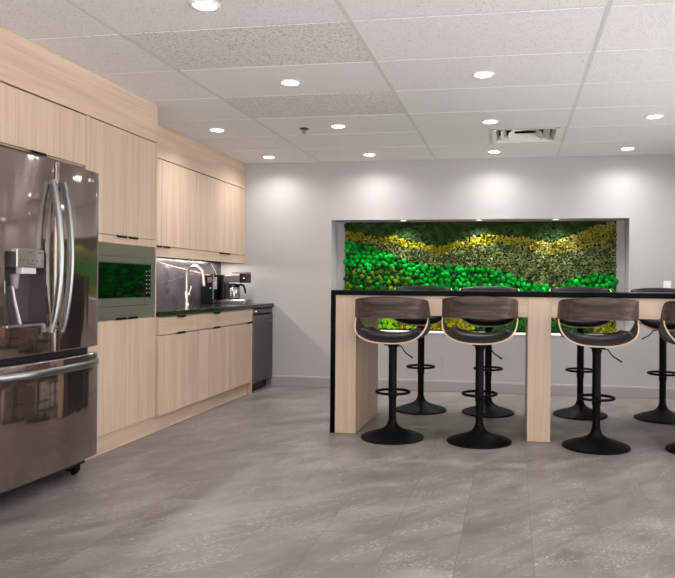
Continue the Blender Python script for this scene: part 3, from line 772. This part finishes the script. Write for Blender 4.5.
# round emblem with letters at the top right of the right door
b = BM(); n = 24; yc, zc = 3.495, 1.664; xx = bulge(yc)+.0008
vs1 = [b.verts.new((xx+.001, yc+.011*math.cos(2*PI*k/n), zc+.011*math.sin(2*PI*k/n))) for k in range(n)]; b.faces.new(vs1)
text_bm(b, 'LG', .021, on_x(xx+.001, yc+.029, zc)); obj('emblem', b, mat('silver_emblem', srgb(220, 216, 214), .35, .4), rd)

# ------------------------------------------------------------------ island bar table
IY0, IY1, IX0, IX1, IZ = 4.88, 5.71, -1.320, 1.70, 1.047
t_ = thing('bar_table', 'long bar-height island with black stone top and end panel on pale oak legs', 'island table', (.19, 5.3, 0))
obj('tabletop', box(IX0, IX1, IY0-.012, IY1+.012, IZ-.036, IZ, bev=.003), black_stone, t_)
for a, c_ in ((IX0, IX0+.034), (IX1-.034, IX1)):
    obj('end_panel', box(a, c_, IY0-.012, IY1+.012, 0, IZ-.0362, bev=.002), black_stone, t_)
for a, c_ in ((IX0+.035, -1.130), (.103, .262), (1.50, IX1-.035)):
    obj('leg', box(a, c_, IY0, IY1, 0, IZ-.0365, bev=.0015), oak_z, t_)
for a, c_ in ((-1.129, .102), (.263, 1.499)):
    b = BM(); bx(b, a, c_, IY0+.001, IY0+.03, .870, IZ-.0365); bx(b, a, c_, IY1-.03, IY1-.001, .870, IZ-.0365); bx(b, a, c_, IY0+.03, IY1-.03, .955, .98)
    obj('apron', b, oak_x, t_)

# ------------------------------------------------------------------ bar stools
BW = .262; ZB0, ZB1 = .862, .986; EXP = 2.6
def make_stool():
    r = thing('bar_stool', 'x', 'bar stool', (0, 0, 0), 'swivel bar stools around the island')
    b = BM(); lathe(b, [(.223, .0), (.226, .006), (.224, .012), (.19, .026), (.14, .042), (.09, .058), (.055, .078), (.038, .098), (.033, .112), (.031, .125)], seg=56)
    obj('base', b, black_metal, r, smooth=True, angle=.8)
    b = BM(); lathe(b, [(.0265, .11), (.0265, .30)], seg=24); lathe(b, [(.0295, .285), (.031, .29), (.031, .345), (.029, .35), (.029, .64), (.034, .645), (.034, .668)], seg=24)
    obj('post', b, black_metal, r, smooth=True, angle=.6)
    b = BM(); P = [(.118*math.cos(a), .018+.118*math.sin(a), .325) for a in [2*PI*k/40 for k in range(40)]]
    tube(b, P, .0095, 10, closed=True)
    for s in (-1, 1): tube(b, [(0, 0, .325), (0, s*.10+.018, .325)], .008, 8)
    obj('footrest', b, black_metal, r, smooth=True, angle=.9)
    b = BM(); bx(b, -.05, .05, -.07, .07, .662, .678, bev=.004); obj('seat_plate', b, black_metal, r)
    b = BM(); tube(b, [(.03, -.03, .660), (.07, -.04, .655), (.085, -.045, .63), (.10, -.05, .612), (.155, -.07, .578)], [.0045]*4+[.0055], 8); obj('lever', b, black_metal, r, smooth=True, angle=1)
    # seat shell: a U band of bent ply, depth along y
    N = 48; G1 = []
    for i in range(N+1):
        th = PI*i/N; c_, s_ = math.cos(th), math.sin(th)
        x = -BW*math.copysign(abs(c_)**(2/EXP), c_); z = ZB0-.180*abs(s_)**(2/EXP)
        k = min(1, (ZB0-z)/.13); k = k*k*(3-2*k)
        yr = -.062-.125*k; yf = .03+.17*k
        G1.append([(x, yr+(yf-yr)*j/10, z-.012*k*max(0, (j-7)/3)**2) for j in range(11)])
    b = BM(); grid_solid(b, G1, .0095, 0, 0, 1)
    obj('seat_shell', b, [walnut, plyedge], r, smooth=True, angle=.9)
    # cushion
    b = BM(); G2 = []; lo_, hi_ = 7, N-7
    for i in range(lo_, hi_+1):
        row = []
        for j in range(13):
            f = j/12; a0 = Vector(G1[i][0]); a1 = Vector(G1[i][10]); row.append(a0.lerp(a1, .03+.94*f))
        G2.append(row)
    ni = len(G2)
    # offset inwards past the shell
    def inward(G_, d):
        R = []
        for i in range(len(G_)):
            row = []
            for j in range(len(G_[0])):
                du = Vector(G_[min(i+1, len(G_)-1)][j])-Vector(G_[max(i-1, 0)][j]); dv = Vector(G_[i][min(j+1, len(G_[0])-1)])-Vector(G_[i][max(j-1, 0)])
                row.append(Vector(G_[i][j])+du.cross(dv).normalized()*d)
            R.append(row)
        return R
    sgn = 1 if (Vector(G2[ni//2+1][5])-Vector(G2[ni//2-1][5])).cross(Vector(G2[ni//2][6])-Vector(G2[ni//2][4])).z > 0 else -1
    G2 = inward(G2, sgn*.0115)
    def puff(i, j):
        a = min(i, ni-1-i)/4.0; c__ = min(j, 12-j)/3.0
        return sgn*(.006+.056*math.sqrt(max(0, 1-(1-min(1, a))**2))*math.sqrt(max(0, 1-(1-min(1, c__))**2)))
    grid_solid(b, G2, puff, 0, 0, 0); obj('seat_cushion', b, black_leather, r, smooth=True, angle=1.2)
    # backrest band
    prof = []; M_ = 44; y0_ = -.02
    for i in range(M_+1):
        th = PI*i/M_; c_, s_ = math.cos(th), math.sin(th)
        prof.append((-BW*math.copysign(abs(c_)**(2/2.7), c_), y0_-.215*abs(s_)**(2/2.7)))
    ext = [.03, .022, .012, .002, -.01]
    prof = [(-BW, y) for y in ext]+prof+[(BW, y) for y in ext[::-1]]
    G3 = []
    for (x, y) in prof:
        u = max(0, (y+.13)/.16)        # 0 at the back, 1 at the front tips
        zt = ZB1+.021*(1-(x/BW)**2)-(.125*u**2.2 if u < 1 else .125)
        G3.append([(x, y, ZB0-.001+(zt-ZB0)*j/6) for j in range(7)])
    b = BM(); grid_solid(b, G3, -.0095, 0, 0, 1)
    # make sure the thickness goes inwards
    obj('backrest', b, [walnut, plyedge], r, smooth=True, angle=.9)
    G4 = [row for row in G3[8:-8]]
    c0 = len(G4); ins = inward(G4, -.0115); b = BM()
    G5 = [[Vector(p)+Vector((0, 0, .004)) for p in row] for row in ins]
    def puff2(i, j):
        a = min(i, c0-1-i)/5.0; c__ = min(j, 6-j)/1.5
        return -.004-.030*math.sqrt(max(0, 1-(1-min(1, a))**2))*(.45+.55*math.sqrt(max(0, 1-(1-min(1, c__))**2)))
    grid_solid(b, G5, puff2, 0, 0, 0); obj('back_cushion', b, black_leather, r, smooth=True, angle=1.2)
    return r
proto = make_stool()
STOOLS = [(-.842, 4.80, 0, 0, 'near-side walnut and black bar stool closest to the island end panel'),
 (-.226, 4.80, .010, 0, 'near-side walnut and black bar stool just left of the middle island leg'),
 (.563, 4.80, .010, 0, 'near-side walnut and black bar stool just right of the middle island leg'),
 (1.240, 4.80, .008, 0, 'near-side bar stool cut off by the right edge of the picture'),
 (-.786, 5.90, .075, PI, 'far-side bar stool behind the first near stool, facing the kitchen floor'),
 (-.205, 5.90, .075, PI, 'far-side bar stool directly behind the second near stool, left of the middle leg'),
 (.565, 5.95, .078, PI, 'far-side bar stool behind the near stool right of the middle leg'),
 (1.222, 5.92, .072, PI, 'far-side bar stool at the right, in line with the light switch')]
for i, (x, y, dz, rz, lab) in enumerate(STOOLS):
    o = proto if i == 0 else copy_tree(proto)
    o.location = (x, y, 0); o.rotation_euler = (0, 0, rz); o['label'] = lab
    for ch in o.children:
        if ch.name.split('.')[0] in ('seat_shell', 'seat_cushion', 'backrest', 'back_cushion', 'seat_plate', 'lever'): ch.location.z = dz
        if ch.name.split('.')[0] == 'footrest': ch.location.z = dz*.75
        if ch.name.split('.')[0] == 'post' and dz > .02: ch.scale.z = (.668+dz)/.668
